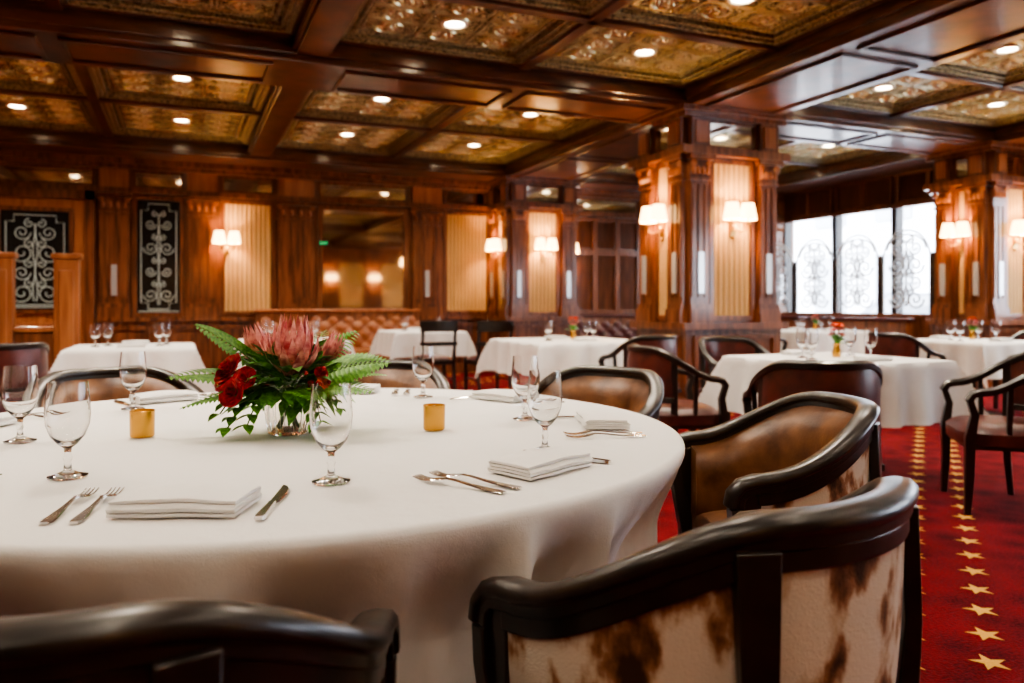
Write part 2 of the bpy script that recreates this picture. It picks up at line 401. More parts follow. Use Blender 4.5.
def sconce(name,loc,u,n,parent=None):
    e=empty(name,(0,0,0)); e.matrix_world=Matrix.Identity(4)
    mb=MB(); mb.M=frame(loc,u,n)
    mb.box((-.04,0,-.14),(.04,.02,.08),M_gold); mb.box((-.028,.02,-.11),(.028,.03,.05),M_gold)
    mb.ball((0,.035,-.05),.025,M_gold); mb.ball((0,.02,-.16),.02,M_gold)
    for s in (-1,1):
        mb.tube([(0,.03,-.05),(s*.03,.07,-.09),(s*.07,.11,-.10),(s*.10,.125,-.06),(s*.10,.125,-.02)],.008,8,M_gold)
        mb.lathe([(0,-.025),(.03,-.02),(.034,-.008),(.012,-.004),(.012,.05),(0,.05)],(s*.10,.125,-.0),12,M_gold)
    mb.obj(name+'_bracket',parent=e)
    mb=MB(); mb.M=frame(loc,u,n)
    for s in (-1,1):
        mb.lathe([(.09,.02),(.086,.06),(.06,.19)],(s*.10,.125,0),48,M_shade,mod=lambda a:1+.03*sin(a*24))
    mb.obj(name+'_shades',parent=e)
    for s in (-1,1):
        ld=bpy.data.lights.new('sconce_bulb','POINT'); ld.energy=24; ld.shadow_soft_size=.03; ld.color=(1,.64,.33)
        lo=bpy.data.objects.new('sconce_bulb',ld); bpy.context.scene.collection.objects.link(lo)
        lo.location=frame(loc,u,n)@Vector((s*.10,.125,.12)); lo.parent=e
    return e
# ------------------------------------------------------------------ back wall
mb=MB(); mb.box((XL-.2,YB,0),(XR+.2,YB+.2,ZC),M_wood); wallb=mb.obj('wall_back',smooth=0)
mb=MB(); mb.M=frame((0,YB,0),(1,0,0),(0,-1,0))
U0,U1=XL,XR
for (a,b) in ((U0,-2.46),(-1.06,U1)):
    mb.box((a,0,0),(b,.06,.86),M_wood); mb.box((a,0,.86),(b,.11,.92),M_wood); mb.box((a,0,0),(b,.09,.15),M_wood)
mb.box((U0,0,2.63),(U1,.10,2.70),M_wood); mb.box((U0,0,3.02),(U1,.16,3.12),M_wood); mb.box((U0,0,2.96),(U1,.12,3.02),M_wood)
u=-1.0
while u<U1-.7: pframe(mb,u,u+.6,.22,.8,.06,.05); u+=.7
pils=[(-3.0,-2.5),(-1.02,-.66),(.08,.48),(1.32,1.84),(3.36,3.84),(5.95,6.15),(7.6,7.85),(9.3,9.6)]
for (a,b) in pils:
    pilaster(mb,a,b,.92,2.62,.0,plate=(a in(-1.02,3.36))); mb.box((a,0,2.70),(b,.07,2.96),M_woodL)
seg=[(-4.5,-3.05),(-2.45,-1.07),(-.61,.04),(.53,1.28),(1.9,3.3),(3.9,4.68),(6.2,7.55),(7.9,9.25)]
for (a,b) in seg: pframe(mb,a,b,2.70,2.96,0,.04,M_wood,M_mirror)
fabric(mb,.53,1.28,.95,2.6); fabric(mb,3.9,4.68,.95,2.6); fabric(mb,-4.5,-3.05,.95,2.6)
pframe(mb,1.9,3.3,.95,2.6,0,.07,M_wood,M_mirror,.05)
pframe(mb,-.61,.04,.93,2.6,0,.05,M_wood,M_dkglass,.05); etched(mb,-.56,-.01,.98,2.55,.03,M_etch,r=.007)
for (a,b) in ((6.2,7.55),(7.9,9.25)):
    n=3
    for i in range(n):
        A=a+(b-a)*i/n;B=a+(b-a)*(i+1)/n
        pframe(mb,A,B,.95,2.0,0,.05,M_wood,None,.05); pframe(mb,A,B,2.0,2.6,0,.05,M_wood,None,.05)
        z=1.02
        while z<2.55:
            if not 1.92<z<2.06: mb.add([(A+.05,.01,z+.03),(B-.05,.01,z+.03),(B-.05,.045,z),(A+.05,.045,z)],[(0,1,2,3)],M_wood)
            z+=.045
mb.obj('trim_back_wall_panelling',smooth=0,bevel=.006,parent=wallb)
# door
mb=MB(); mb.M=frame((0,YB-.002,0),(1,0,0),(0,-1,0))
mb.box((-2.45,0,0),(-2.33,.16,2.62),M_wood); mb.box((-1.19,0,0),(-1.07,.16,2.62),M_wood); mb.box((-2.45,0,2.5),(-1.07,.16,2.62),M_wood)
mb.box((-2.33,0,0),(-1.19,.11,2.5),M_woodL)
pframe(mb,-2.2,-1.32,.2,.85,.11,.05,M_woodL)
pframe(mb,-2.2,-1.32,.98,2.38,.11,.05,M_wood,M_dkglass,.04); etched(mb,-2.14,-1.38,1.04,2.32,.135,M_etch,r=.008)
mb.tube([(-1.26,.13,1.0),(-1.26,.17,1.0),(-1.26,.17,1.2),(-1.26,.13,1.2)],.012,8,M_gold)
mb.obj('door_1',smooth=0,bevel=.005)
# left & front walls
mb=MB(); mb.box((XL-.2,YF-.2,0),(XL,YB,ZC),M_wood); wl=mb.obj('wall_left',smooth=0)
mb=MB(); mb.M=frame((XL,0,0),(0,1,0),(1,0,0))
mb.box((YF,0,0),(YB,.06,.88),M_wood); mb.box((YF,0,.86),(YB,.10,.92),M_wood); mb.box((YF,0,2.62),(YB,.1,2.7),M_wood)
y=YF+.3
while y<YB-1.6:
    pilaster(mb,y,y+.3,.92,2.62); fabric(mb,y+.4,y+1.5,.95,2.6); y+=1.6
mb.obj('trim_left_wall_panelling',smooth=0,bevel=.006,parent=wl)
def wallX(name,x0,x1,ops,zb,zt):
    mb=MB(); y=YF-.2
    for (a,b) in ops:
        mb.box((x0,y,0),(x1,a,ZC),M_wood); mb.box((x0,a,0),(x1,b,zb),M_wood); mb.box((x0,a,zt),(x1,b,ZC),M_wood); y=b
    mb.box((x0,y,0),(x1,YB+.2,ZC),M_wood); return mb.obj(name,smooth=0)
WO=[(-2.5,1.6),(2.8,6.4),(7.6,11.2)]
wr=wallX('wall_right',XR,XR+.2,WO,.93,2.62)
def portal(loc,rot,sx,sy):
    ld=bpy.data.lights.new('window_daylight_portal','AREA'); ld.shape='RECTANGLE'; ld.size=sx; ld.size_y=sy; ld.cycles.is_portal=True
    o=bpy.data.objects.new('window_daylight_portal',ld); bpy.context.scene.collection.objects.link(o); o.location=loc; o.rotation_euler=rot
    return o
M_slat=noisy('shutter_slat',(.20,.10,.07),(.32,.16,.11),rough=.35)
k=0
for (a,b) in WO:
    k+=1; mb=MB(); mb.M=frame((XR,0,0),(0,1,0),(-1,0,0))
    n=3
    mb.box((a-.06,-.02,.87),(b+.06,.10,.95),M_wood); mb.box((a-.06,-.02,2.58),(b+.06,.08,2.65),M_wood)
    for i in range(n+1):
        c=a+(b-a)*i/n; mb.box((c-.05,-.1,.93),(c+.05,.05,2.64),M_black)
    for i in range(n):
        A=a+(b-a)*i/n+.05;B=a+(b-a)*(i+1)/n-.05; c=(A+B)/2
        mb.box((A,-.06,.95),(B,-.055,2.6),M_pane)
        for q in range(2):
            A2=A+(B-A)*q/2; B2=A+(B-A)*(q+1)/2
            pframe(mb,A2,B2,2.65,3.10,.0,.035,M_wood,None,.06)
            z=2.70
            while z<3.06:
                mb.add([(A2+.03,.01,z+.035),(B2-.03,.01,z+.035),(B2-.03,.055,z),(A2+.03,.055,z)],[(0,1,2,3)],M_slat); z+=.05
    mb.obj('window_%d'%k,smooth=0,bevel=.004)
    po=portal((XR+.15,(a+b)/2,1.78),(0,pi/2,0),1.7,b-a); po.parent=wr
mb=MB(); mb.M=frame((XR,0,0),(0,1,0),(-1,0,0)); mb.box((YF,0,0),(YB,.05,.86),M_wood)
y=YF+.1
while y<YB-.8: pframe(mb,y,y+.7,.2,.8,.05,.05); y+=.8
mb.obj('trim_right_wainscot',smooth=0,bevel=.006,parent=wr)
mb=MB(); mb.box((XL-.2,YF-.2,0),(XR+.2,YF,ZC),M_wood); wf=mb.obj('wall_front',smooth=0)
mb=MB(); mb.M=frame((0,YF,0),(1,0,0),(0,1,0)); x=-4.4
while x<9.5: pilaster(mb,x,x+.35,.92,2.62); fabric(mb,x+.45,x+1.35,.95,2.6); x+=1.5
mb.obj('trim_front_wall_panelling',smooth=0,parent=wf)
# ------------------------------------------------------------------ columns
def column(name,x0,x1,y0,y1,faces='LFRB'):
    mb=MB(); mb.box((x0,y0,0),(x1,y1,3.11),M_wood)
    mb.box((x0-.09,y0-.09,0),(x1+.09,y1+.09,.15),M_wood); mb.box((x0-.06,y0-.06,.15),(x1+.06,y1+.06,.84),M_wood)
    mb.box((x0-.12,y0-.12,.84),(x1+.12,y1+.12,.91),M_wood)
    mb.box((x0-.13,y0-.13,2.62),(x1+.13,y1+.13,2.70),M_wood); mb.box((x0-.10,y0-.10,3.0),(x1+.10,y1+.10,3.06),M_wood); mb.box((x0-.15,y0-.15,3.05),(x1+.15,y1+.15,3.105),M_wood)
    F={'F':((x0,y0),(1,0,0),(0,-1,0),x1-x0),'B':((x0,y1),(1,0,0),(0,1,0),x1-x0),'L':((x0,y0),(0,1,0),(-1,0,0),y1-y0),'R':((x1,y0),(0,1,0),(1,0,0),y1-y0)}
    for f in faces:
        o,u,n,L=F[f]; mb.M=frame((o[0],o[1],0),u,n)
        pw=.23
        pilaster(mb,0,pw,.91,2.62,0,plate=True); pilaster(mb,L-pw,L,.91,2.62,0,plate=True)
        fabric(mb,pw+.03,L-pw-.03,.93,2.6,0)
        mb.box((0,0,2.70),(pw,.08,3.0),M_wood);mb.box((L-pw,0,2.70),(L,.08,3.0),M_wood)
        mb.box((.04,.08,2.74),(pw-.04,.10,2.96),M_woodL);mb.box((L-pw+.04,.08,2.74),(L-.04,.10,2.96),M_woodL)
        pframe(mb,pw,L-pw,2.70,3.0,0,.035,M_wood,M_mirror)
        pframe(mb,.03,L/2-.02,.2,.78,.06,.04); pframe(mb,L/2+.02,L-.03,.2,.78,.06,.04)
    return mb.obj(name,smooth=0,bevel=.006)
column('wood_column',4.75,5.85,6.62,7.42)
column('wood_column',4.75,5.85,11.25,11.99,'LFR')
column('wood_column',9.26,10.19,6.62,7.32,'LFB')
column('wood_column',9.26,10.19,11.25,11.99,'LF')
column('wood_column',9.26,10.19,1.82,2.6,'LFB')
SZ=1.95
for loc,u,n in [((5.3,6.60,SZ),(1,0,0),(0,-1,0)),((4.73,7.02,SZ),(0,1,0),(-1,0,0)),
                ((5.3,11.23,SZ),(1,0,0),(0,-1,0)),((4.73,11.62,SZ),(0,1,0),(-1,0,0)),
                ((9.24,6.97,SZ),(0,1,0),(-1,0,0)),((9.7,6.60,SZ),(1,0,0),(0,-1,0)),
                ((.60,YB-.06,SZ),(1,0,0),(0,-1,0)),((6.05,YB-.09,SZ),(1,0,0),(0,-1,0)),
                ((-3.7,YB-.03,SZ),(1,0,0),(0,-1,0)),((XL+.03,8,SZ),(0,1,0),(1,0,0)),((XL+.03,3.2,SZ),(0,1,0),(1,0,0)),
                ((.275,YF+.08,SZ),(1,0,0),(0,1,0)),((4.775,YF+.08,SZ),(1,0,0),(0,1,0)),((6.275,YF+.08,SZ),(1,0,0),(0,1,0)),((7.775,YF+.08,SZ),(1,0,0),(0,1,0))]:
    sconce('wall_sconce',loc,u,n)
# green exit sign reflected in the mirror, built as solid glowing letters on it
mb=MB(); mb.M=frame((1.98,YB-.055,2.02),(1,0,0),(0,-1,0)); mb.box((-.065,0,-.035),(.065,.02,.035),M_dark); ex=mb.obj('exit_sign_reflection',smooth=0)
tcu=bpy.data.curves.new('exit_reflection_lettering','FONT'); tcu.body='EXIT'; tcu.size=.055; tcu.align_x='CENTER'; tcu.align_y='CENTER'; tcu.extrude=.001
to=bpy.data.objects.new('exit_reflection_lettering',tcu); bpy.context.scene.collection.objects.link(to); to.location=(1.98,YB-.077,2.02); to.rotation_euler=(pi/2,0,0); tcu.materials.append(M_green); to.parent=ex
# ------------------------------------------------------------------ etched glass divider near windows + banquette
mb=MB(); mb.M=frame((9.45,0,0),(0,1,0),(-1,0,0))
mb.box((7.5,-.06,0),(11.1,.04,.92),M_wood); mb.box((7.5,-.09,.92),(11.1,.07,.97),M_wood)
for i in range(5):
    c=7.55+.87*i; mb.box((c-.035,-.03,.97),(c+.035,.03,1.75),M_black); mb.ball((c,0,1.78),.04,M_black)
for i in range(4):
    a=7.6+.87*i; b=a+.77; cc=(a+b)/2
    etched(mb,a,b,.98,2.15,0,M_etch2,kind='arch',r=.014,border=False)
    pts=[(a,0,.98),(a,0,1.75)]+[(cc-.385*cos(pi*t/16),0,1.75+.4*sin(pi*t/16)) for t in range(17)]+[(b,0,.98)]
    mb.tube(pts,.014,6,M_etch2)
mb.obj('etched_glass_divider',smooth=30)
def banquette(name,L,loc,rz,mat,h=.95,tuft=True):
    mb=MB()
    def back(a,b):
        x=L*(a-.5); z=.42+(h-.42)*b
        d=.0
        if tuft:
            q=abs(sin((x/.24+ (z/.22))*pi/1))*abs(sin((x/.24-(z/.22))*pi/1)); d=.045*math.sqrt(q)
        return (x,.10-d-.03*sin(pi*b)+.08*b,z)
    mb.grid(back,int(L/.025),26,mat)
    mb.box((-L/2,.12,.0),(L/2,.25,h-.005),M_wood); mb.box((-L/2,-.45,.08),(L/2,.14,.30),M_wood)
    mb.box((-L/2,-.47,.30),(L/2,.12,.45),mat); mb.box((-L/2-.03,.1,h-.02),(L/2+.03,.27,h+.03),mat)
    return mb.obj(name,loc,rz,smooth=50,bevel=.02)
banquette('tufted_banquette',2.4,(2.2,11.60,0),0,M_tuft,1.0)
banquette('leather_banquette',3.2,(9.05,9.35,0),-pi/2,M_maroon,.88,False)
banquette('leather_banquette',2.4,(7.2,11.6,0),0,M_maroon,.9,True)
# ------------------------------------------------------------------ left timber screen
mb=MB()
for cx in (-1.45,-.94):
    mb.box((cx-.10,7.95,0),(cx+.10,8.10,1.50),M_woodL); mb.box((cx-.12,7.93,1.50),(cx+.12,8.12,1.55),M_woodL); mb.box((cx-.06,7.93,.3),(cx+.06,7.95,1.4),M_woodL)
mb.box((-1.35,8.0,0),(-1.04,8.05,.85),M_wood); mb.box((-1.35,7.98,.85),(-1.04,8.07,.90),M_woodL)
mb.box((-3.4,8.0,0),(-1.55,8.05,.95),M_wood); mb.box((-3.4,7.97,.95),(-1.55,8.08,1.0),M_woodL)
mb.obj('timber_booth_screen',smooth=0,bevel=.008)
# ------------------------------------------------------------------ chairs
def upath(R,arm,zb,za,flat=.32,n=44,ky=1.02):
    pts=[];La=arm;Lc=pi*R;tot=2*La+Lc
    for i in range(n+1):
        s=tot*i/n; q=2*s/tot-1
        if s<La: x,y,sd=-R,arm-s,Vector((-1,0,0))
        elif s>La+Lc: x,y,sd=R,s-La-Lc,Vector((1,0,0))
        else:
            a=pi+(s-La)/R; x,y,sd=R*cos(a),R*sin(a)*ky,Vector((cos(a)*ky,sin(a),0)).normalized()
        z=za+(zb-za)*sst((1-abs(q))/(1-flat))
        pts.append((Vector((x,y,z)),sd,q))
    return pts
def tub_chair():
    mb=MB(); R=.318;arm=.11
    P=upath(R,arm,.825,.675,flat=.25,ky=.90)
    sec=[(-.028,-.004),(-.028,.008),(-.021,.016),(0,.020),(.021,.018),(.030,.009),(.030,-.004),(.023,-.008),(.023,-.026),(-.020,-.026),(-.020,-.008)]
    pts=[p-Vector((0,0,.020)) for p,s,q in P]; sds=[s for p,s,q in P]
    e=P[-1][0]; ext=[(0,.035,-.010),(0,.055,-.032),(0,.060,-.062)]
    pts=[Vector((-e.x,e.y+a[1],e.z-.020+a[2])) for a in ext[::-1]]+pts+[Vector((e.x,e.y+a[1],e.z-.020+a[2])) for a in ext]
    sds=[Vector((-1,0,0))]*3+sds+[Vector((1,0,0))]*3
    mb.sweep(pts,sds,sec,M_black)
    N=len(P)-1
    def at(t):
        f=t*N;i=min(int(f),N-1);w=f-i
        return P[i][0].lerp(P[i+1][0],w),P[i][1].lerp(P[i+1][1],w).normalized(),P[i][2]*(1-w)+P[i+1][2]*w
    def outer(a,b):
        p,s,q=at(a); zt=p.z-.04; z=zt+(.30-zt)*b
        o=.012-.045*b+.012*sin(pi*b); r=p+s*o; return (r.x,r.y,z)
    mb.grid(outer,60,8,M_cow)
    def inner(a,b):
        p,s,q=at(a); zt=p.z-.04; z=zt+(.38-zt)*b
        o=-.016-.045*math.sqrt(max(0,min(1,b*5)))-.03*sin(pi*b); r=p+s*o; return (r.x,min(r.y,arm-.0),z)
    mb.grid(inner,60,10,M_leather)
    for t in (0,1):
        p,s,q=at(t); sx=-1 if t==0 else 1
        mb.add([(sx*(R+.012),arm,p.z-.04),(sx*(R-.085),arm,p.z-.05),(sx*(R-.085),arm,.34),(sx*(R-.035),arm,.30)],[(0,1,2,3)],M_leather)
    mb.sweep([p+s*.012-Vector((0,0,.060)) for p,s,q in P],[s for p,s,q in P],[(-.006,-.016),(.006,-.016),(.006,.014),(-.006,.014)],M_black)
    pr=[Vector((p.x,p.y,.30))+s*(-.035) for p,s,q in P]
    mb.sweep(pr,[s for p,s,q in P],[(-.03,-.035),(.014,-.035),(.016,.02),(-.03,.02)],M_black)
    mb.box((-R+.0,arm-.03,.265),(R,arm+.01,.33),M_black)
    for t in (.335,.665):
        p,s,q=at(t); r0=math.atan2(s.y,s.x)
        L=[]
        for z,o in ((p.z-.04,.018),(.6,.024),(.45,.014),(.3,-.012),(.15,.0),(0,.035)): L.append((p.x+s.x*o,p.y+s.y*o,z))
        mb.vpost(L,[(.012,.030),(.012,.024),(.016,.022),(.026,.024),(.022,.022),(.017,.017)],M_black,r0)
    for sx in (-1,1):
        x=sx*R; zt=e.z-.085
        L=[(x,arm+.052,zt),(x,arm+.046,.53),(x*.985,arm+.03,.45),(x*.97,arm+.01,.36),(x*.96,arm,.28),(x*.96,arm+.0,.12),(x*.96,arm+.01,0)]
        mb.vpost(L,[(.026,.014),(.026,.016),(.025,.02),(.027,.024),(.026,.026),(.02,.02),(.016,.016)],M_black)
        mb.box((x-.022*sx,arm-.01,.3),(x+sx*.014,arm+.035,e.z-.05),M_black)
    def seat(a,b):
        an=2*pi*a; r=b*.26; x=r*cos(an)*1.0; y=r*sin(an)*.93
        if y>0: y=min(y*1.0,.13)
        edge=b**6
        return (x,y-.005,.47-.05*edge-.012*b)
    mb.grid(seat,40,10,M_leather,wrap=True)
    def ss(a,b):
        an=2*pi*a; x=.262*cos(an); y=.262*sin(an)*.93
        if y>0: y=min(y,.13)
        return (x,y-.005,.41-.08*b)
    mb.grid(ss,40,2,M_leather,wrap=True)
    return mb.mesh('tub_chair',50)
tubmesh=tub_chair()
TC=(-.62,2.19)
def tub(lat,f,dl,df):
    p=W(lat,f); t=W(dl,df); place(tubmesh,'tub_chair',p,math.atan2(t.y,t.x)-pi/2,bevel=.003)
tub(.315,1.30,-.61,.79)
tub(-.50,.93,-.05,1)
tub(.70,2.24,-1,-.03)
for ang,off in ((47,1.30),(90,1.30),(135,1.30),(180,1.30),(226,1.30)):
    a=math.radians(ang); tub(TC[0]+off*cos(a),TC[1]+off*sin(a),-cos(a),-sin(a))
def arm_chair():
    mb=MB(); R=.28;arm=.16
    P=upath(R,arm,.84,.66,flat=.3)
    sec=[(-.022,-.022),(-.024,.006),(0,.02),(.024,.006),(.022,-.022)]
    pts=[p-Vector((0,0,.02)) for p,s,q in P]; sds=[s for p,s,q in P]
    e=P[-1][0]; ext=[(0,.04,-.012),(0,.065,-.05)]
    pts=[Vector((-e.x,e.y+a[1],e.z-.02+a[2])) for a in ext[::-1]]+pts+[Vector((e.x,e.y+a[1],e.z-.02+a[2])) for a in ext]
    sds=[Vector((-1,0,0))]*2+sds+[Vector((1,0,0))]*2
    mb.sweep(pts,sds,sec,M_black)
    N=len(P)-1
    def at(t):
        f=t*N;i=min(int(f),N-1);w=f-i
        return P[i][0].lerp(P[i+1][0],w),P[i][1].lerp(P[i+1][1],w).normalized()
    for sg in (1,-1):
        def pad(a,b):
            p,s=at(.22+.56*a); zt=p.z-.03; z=zt+(.52-zt)*b
            r=p+s*(sg*(.012+.014*sin(pi*b)*sin(pi*a)**.5)); return (r.x,r.y,z)
        mb.grid(pad,24,8,M_maroon)
    lo=[at(.22+.56*i/20) for i in range(21)]
    mb.sweep([Vector((p.x,p.y,.51)) for p,s in lo],[s for p,s in lo],[(-.018,-.018),(.018,-.018),(.018,.018),(-.018,.018)],M_black)
    for t in (.22,.78):
        p,s=at(t); r0=math.atan2(s.y,s.x)
        mb.vpost([(p.x,p.y,p.z-.03),(p.x*.98,p.y*.98,.5),(p.x*.95,p.y*.95,.38),(p.x*.97,p.y,.2),(p.x*1.08,p.y*1.25,0)],[(.016,.02),(.017,.02),(.02,.022),(.018,.018),(.014,.014)],M_black,r0)
    for sx in (-1,1):
        x=sx*R
        mb.vpost([(x,arm+.055,.60),(x*.99,arm+.03,.52),(x*.95,arm+.05,.40),(x*.93,arm+.05,.2),(x*.93,arm+.06,0)],[(.02,.016),(.02,.018),(.024,.024),(.02,.02),(.014,.014)],M_black)
        p,s=at(.11 if sx<0 else .89); mb.vpost([(p.x,p.y,p.z-.03),(p.x*.93,p.y,.42)],[(.012,.012)]*2,M_black)
    def seat(a,b):
        an=2*pi*a; c,s=cos(an),sin(an); k=(abs(c)**4+abs(s)**4)**-.25
        return (b*.275*c*k,b*.245*s*k-.005,.475-.045*b**6-.01*b)
    mb.grid(seat,40,10,M_maroon,wrap=True)
    def side(a,b):
        an=2*pi*a; c,s=cos(an),sin(an); k=(abs(c)**4+abs(s)**4)**-.25
        return (.275*c*k,.245*s*k-.005,.42-.06*b)
    mb.grid(side,40,2,M_maroon,wrap=True)
    mb.box((-.255,-.225,.335),(.255,.215,.365),M_black)
    return mb.mesh('armchair',45)
armmesh=arm_chair()
def armc(p,face):
    t=Vector(face)-p; return place(armmesh,'wooden_armchair',p,math.atan2(t.y,t.x)-pi/2,bevel=.003)
def side_chair():
    mb=MB()
    for sx in (-1,1):
        mb.vpost([(sx*.2,-.27,.88),(sx*.2,-.24,.6),(sx*.2,-.21,.44),(sx*.2,-.22,.2),(sx*.2,-.27,0)],[(.016,.014),(.016,.014),(.018,.018),(.016,.016),(.014,.014)],M_black)
        mb.vpost([(sx*.21,.20,.43),(sx*.21,.2,.2),(sx*.21,.2,0)],[(.02,.02),(.018,.018),(.013,.013)],M_black)
        mb.box((sx*.2-.01,-.2,.37),(sx*.21+.01,.2,.42),M_black); mb.box((sx*.2-.008,-.2,.18),(sx*.2+.008,.2,.2),M_black)
    def cr(z0,z1,yb):
        def f(a,b): return (.46*(a-.5),yb-.03*sin(pi*a),z0+(z1-z0)*b)
        def g(a,b): return (.46*(a-.5),yb-.025-.03*sin(pi*a),z0+(z1-z0)*b)
        mb.grid(f,10,1,M_black); mb.grid(g,10,1,M_black)
        mb.grid(lambda a,b:(.46*(a-.5),yb-.025*b-.03*sin(pi*a),z1),10,1,M_black)
    cr(.77,.90,-.25); cr(.60,.65,-.23)
    mb.box((-.2,.19,.37),(.2,.21,.42),M_black);mb.box((-.2,-.22,.37),(.2,-.2,.42),M_black)
    def seat(a,b):
        an=2*pi*a; c,s=cos(an),sin(an); k=(abs(c)**5+abs(s)**5)**-.2
        return (b*.225*c*k,b*.22*s*k,.475-.05*b**6)
    mb.grid(seat,36,8,M_maroon,wrap=True)
    return mb.mesh('side_chair',45)
sidemesh=side_chair()
# ------------------------------------------------------------------ tables
def round_table():
    e=empty('round_banquet_table',W(TC[0],TC[1]))
    mb=MB(); mb.lathe([(0,.70),(.98,.70),(.99,.715),(.98,.738),(0,.738)],(0,0,0),64,M_wood)
    mb.lathe([(0,0),(.42,0),(.42,.03),(.1,.07),(.07,.4),(.12,.62),(.3,.70)],(0,0,0),32,M_black)
    mb.obj('table_frame',parent=e)
    mb=MB(); R=1.08
    def fold(th,t):
        # unequal drape folds: sharp ridges outward, broad valleys inward
        ph=th*20+9*noise.noise(Vector((cos(th)*2.0,sin(th)*2.0,3.1)))+ .5*t
        k=.75+.7*noise.noise(Vector((cos(th)*2.6+5,sin(th)*2.6,t*.4)))
        s=(1-abs(sin(ph/2)))*2-.73
        v=max(.2,k)*s + .7*noise.noise(Vector((cos(th)*5,sin(th)*5,.7+t*.5)))+.35*noise.noise(Vector((cos(th)*13,sin(th)*13,2+t*1.3)))
        return v
    def f(a,b):
        th=2*pi*a
        if b<.4:
            r=R*(b/.4)*.985; z=.744+.0012*noise.noise(Vector((r*cos(th)*5,r*sin(th)*5,0)))
        elif b<.48:
            k=(b-.4)/.08*pi/2; r=R*.985+.016*sin(k); z=.728+.016*cos(k)
        else:
            t=(b-.48)/.52; z=.728-t*.70
            amp=.010*min(1,t*15)+.115*sst((t-.01)/.30)
            r=R+.001-amp*(.70-.62*fold(th,t))
            r=min(r,R+.02+.01*t)
        return (r*cos(th),r*sin(th),z)
    mb.grid(f,760,80,M_cloth,wrap=True)
    mb.obj('tablecloth',parent=e,smooth=85)
    return e
round_table()
def square_table(c,half=.45,drop=.30,rz=0):
    e=empty('dining_table',c,rz)
    mb=MB(); mb.box((-half+.01,-half+.01,.70),(half-.01,half-.01,.735),M_wood)
    mb.lathe([(0,0),(.28,0),(.28,.03),(.06,.06),(.045,.4),(.06,.66),(.2,.70),(0,.70)],(0,0,0),20,M_black)
    mb.obj('table_frame',parent=e)
    mb=MB(); S=half+drop; sd=random.random()*9
    def f(a,b):
        p=(2*a-1)*S; q=(2*b-1)*S
        ox=max(abs(p)-half,0);oy=max(abs(q)-half,0); sx=1 if p>0 else -1; sy=1 if q>0 else -1
        m=min(ox,oy);M_=max(ox,oy)
        rip=.03*sin((q if ox>oy else p)*19+sd+1.5*sin((q if ox>oy else p)*5))*min(1,M_/drop)
        x=sx*min(abs(p),half)+sx*(.012*min(1,ox/.02)+ (rip+.02*ox/drop if ox>0 else 0)+ .42*m)
        y=sy*min(abs(q),half)+sy*(.012*min(1,oy/.02)+ (rip+.02*oy/drop if oy>0 else 0)+ .42*m)
        z=.745-max(0,M_-.004)-.32*m
        return (x,y,z)
    mb.grid(f,70,70,M_cloth); mb.obj('tablecloth',parent=e,smooth=60)
    return e
tabs={'T2':W(2.10,5.1),'T3':Vector((3.55,6.9,0)),'T4':Vector((3.0,10.2,0)),'T5':W(-3.2,6.6),'T6':W(-2.2,7.8),'T7':Vector((7.15,5.3,0)),'T8':Vector((7.95,8.2,0)),'T9':Vector((7.95,9.9,0))}
for k_,p in tabs.items():
    square_table(p,{'T3':.6,'T2':.49}.get(k_,.47),{'T2':.38}.get(k_,.33))
# ------------------------------------------------------------------ table ware
def goblet():
    mb=MB()
    prof=[(0,0),(.036,0),(.037,.003),(.022,.007),(.008,.014),(.006,.03),(.0085,.038),(.006,.046),(.0075,.058),(.018,.066),(.031,.082),(.0395,.105),(.0415,.130),(.0395,.160),(.0365,.190),
          (.0352,.190),(.0382,.160),(.0400,.130),(.038,.106),(.0295,.084),(.015,.070),(0,.066)]
    mb.lathe(prof,(0,0,0),40,M_glass); return mb.mesh('water_goblet',60)
gm=goblet(); TZ=.7465
for lat,f in ((-.351,1.514),(-.888,1.559),(-1.238,1.963),(-1.25,2.573),(.077,1.828),(.039,2.345),(-.332,2.912),(-.75,3.05)):
    place(gm,'water_goblet',W(lat,f,TZ))
def strip(mb,rows,th,mat):
    vs=[];n=len(rows);fs=[]
    for (y,xc,hw,z) in rows: vs+=[(xc-hw,y,z),(xc+hw,y,z),(xc+hw*.8,y,z+th),(xc-hw*.8,y,z+th)]
    for i in range(n-1):
        for k in range(4):
            l=(k+1)%4; fs.append((i*4+k,i*4+l,(i+1)*4+l,(i+1)*4+k))
    fs+=[(3,2,1,0),((n-1)*4,(n-1)*4+1,(n-1)*4+2,(n-1)*4+3)]
    mb.add(vs,fs,mat)
def fork():
    mb=MB()
    strip(mb,[(0,0,.007,.001),(.01,0,.0105,.001),(.04,0,.009,.002),(.08,0,.005,.005),(.115,0,.0033,.009),(.135,0,.004,.010),(.145,0,.010,.008),(.155,0,.0125,.006),(.168,0,.0125,.004)],.0028,M_silver)
    for i in range(4):
        x=-.0102+.0068*i; strip(mb,[(.166,x,.0023,.004),(.185,x,.002,.0025),(.20,x*1.02,.0017,.004),(.213,x*1.04,.0009,.007)],.002,M_silver)
    return mb.mesh('fork',40)
def knife():
    mb=MB()
    strip(mb,[(0,0,.006,.001),(.008,0,.0095,.001),(.05,0,.008,.001),(.09,0,.006,.001),(.10,0,.007,.001)],.006,M_silver)
    strip(mb,[(.10,0,.006,.002),(.112,.001,.009,.002),(.16,.002,.0105,.002),(.20,.001,.010,.002),(.222,-.003,.006,.002),(.232,-.007,.001,.002)],.0022,M_silver)
    return mb.mesh('dinner_knife',40)
fm,km=fork(),knife()
def exp_(x): return math.exp(-(x/.08)**2)
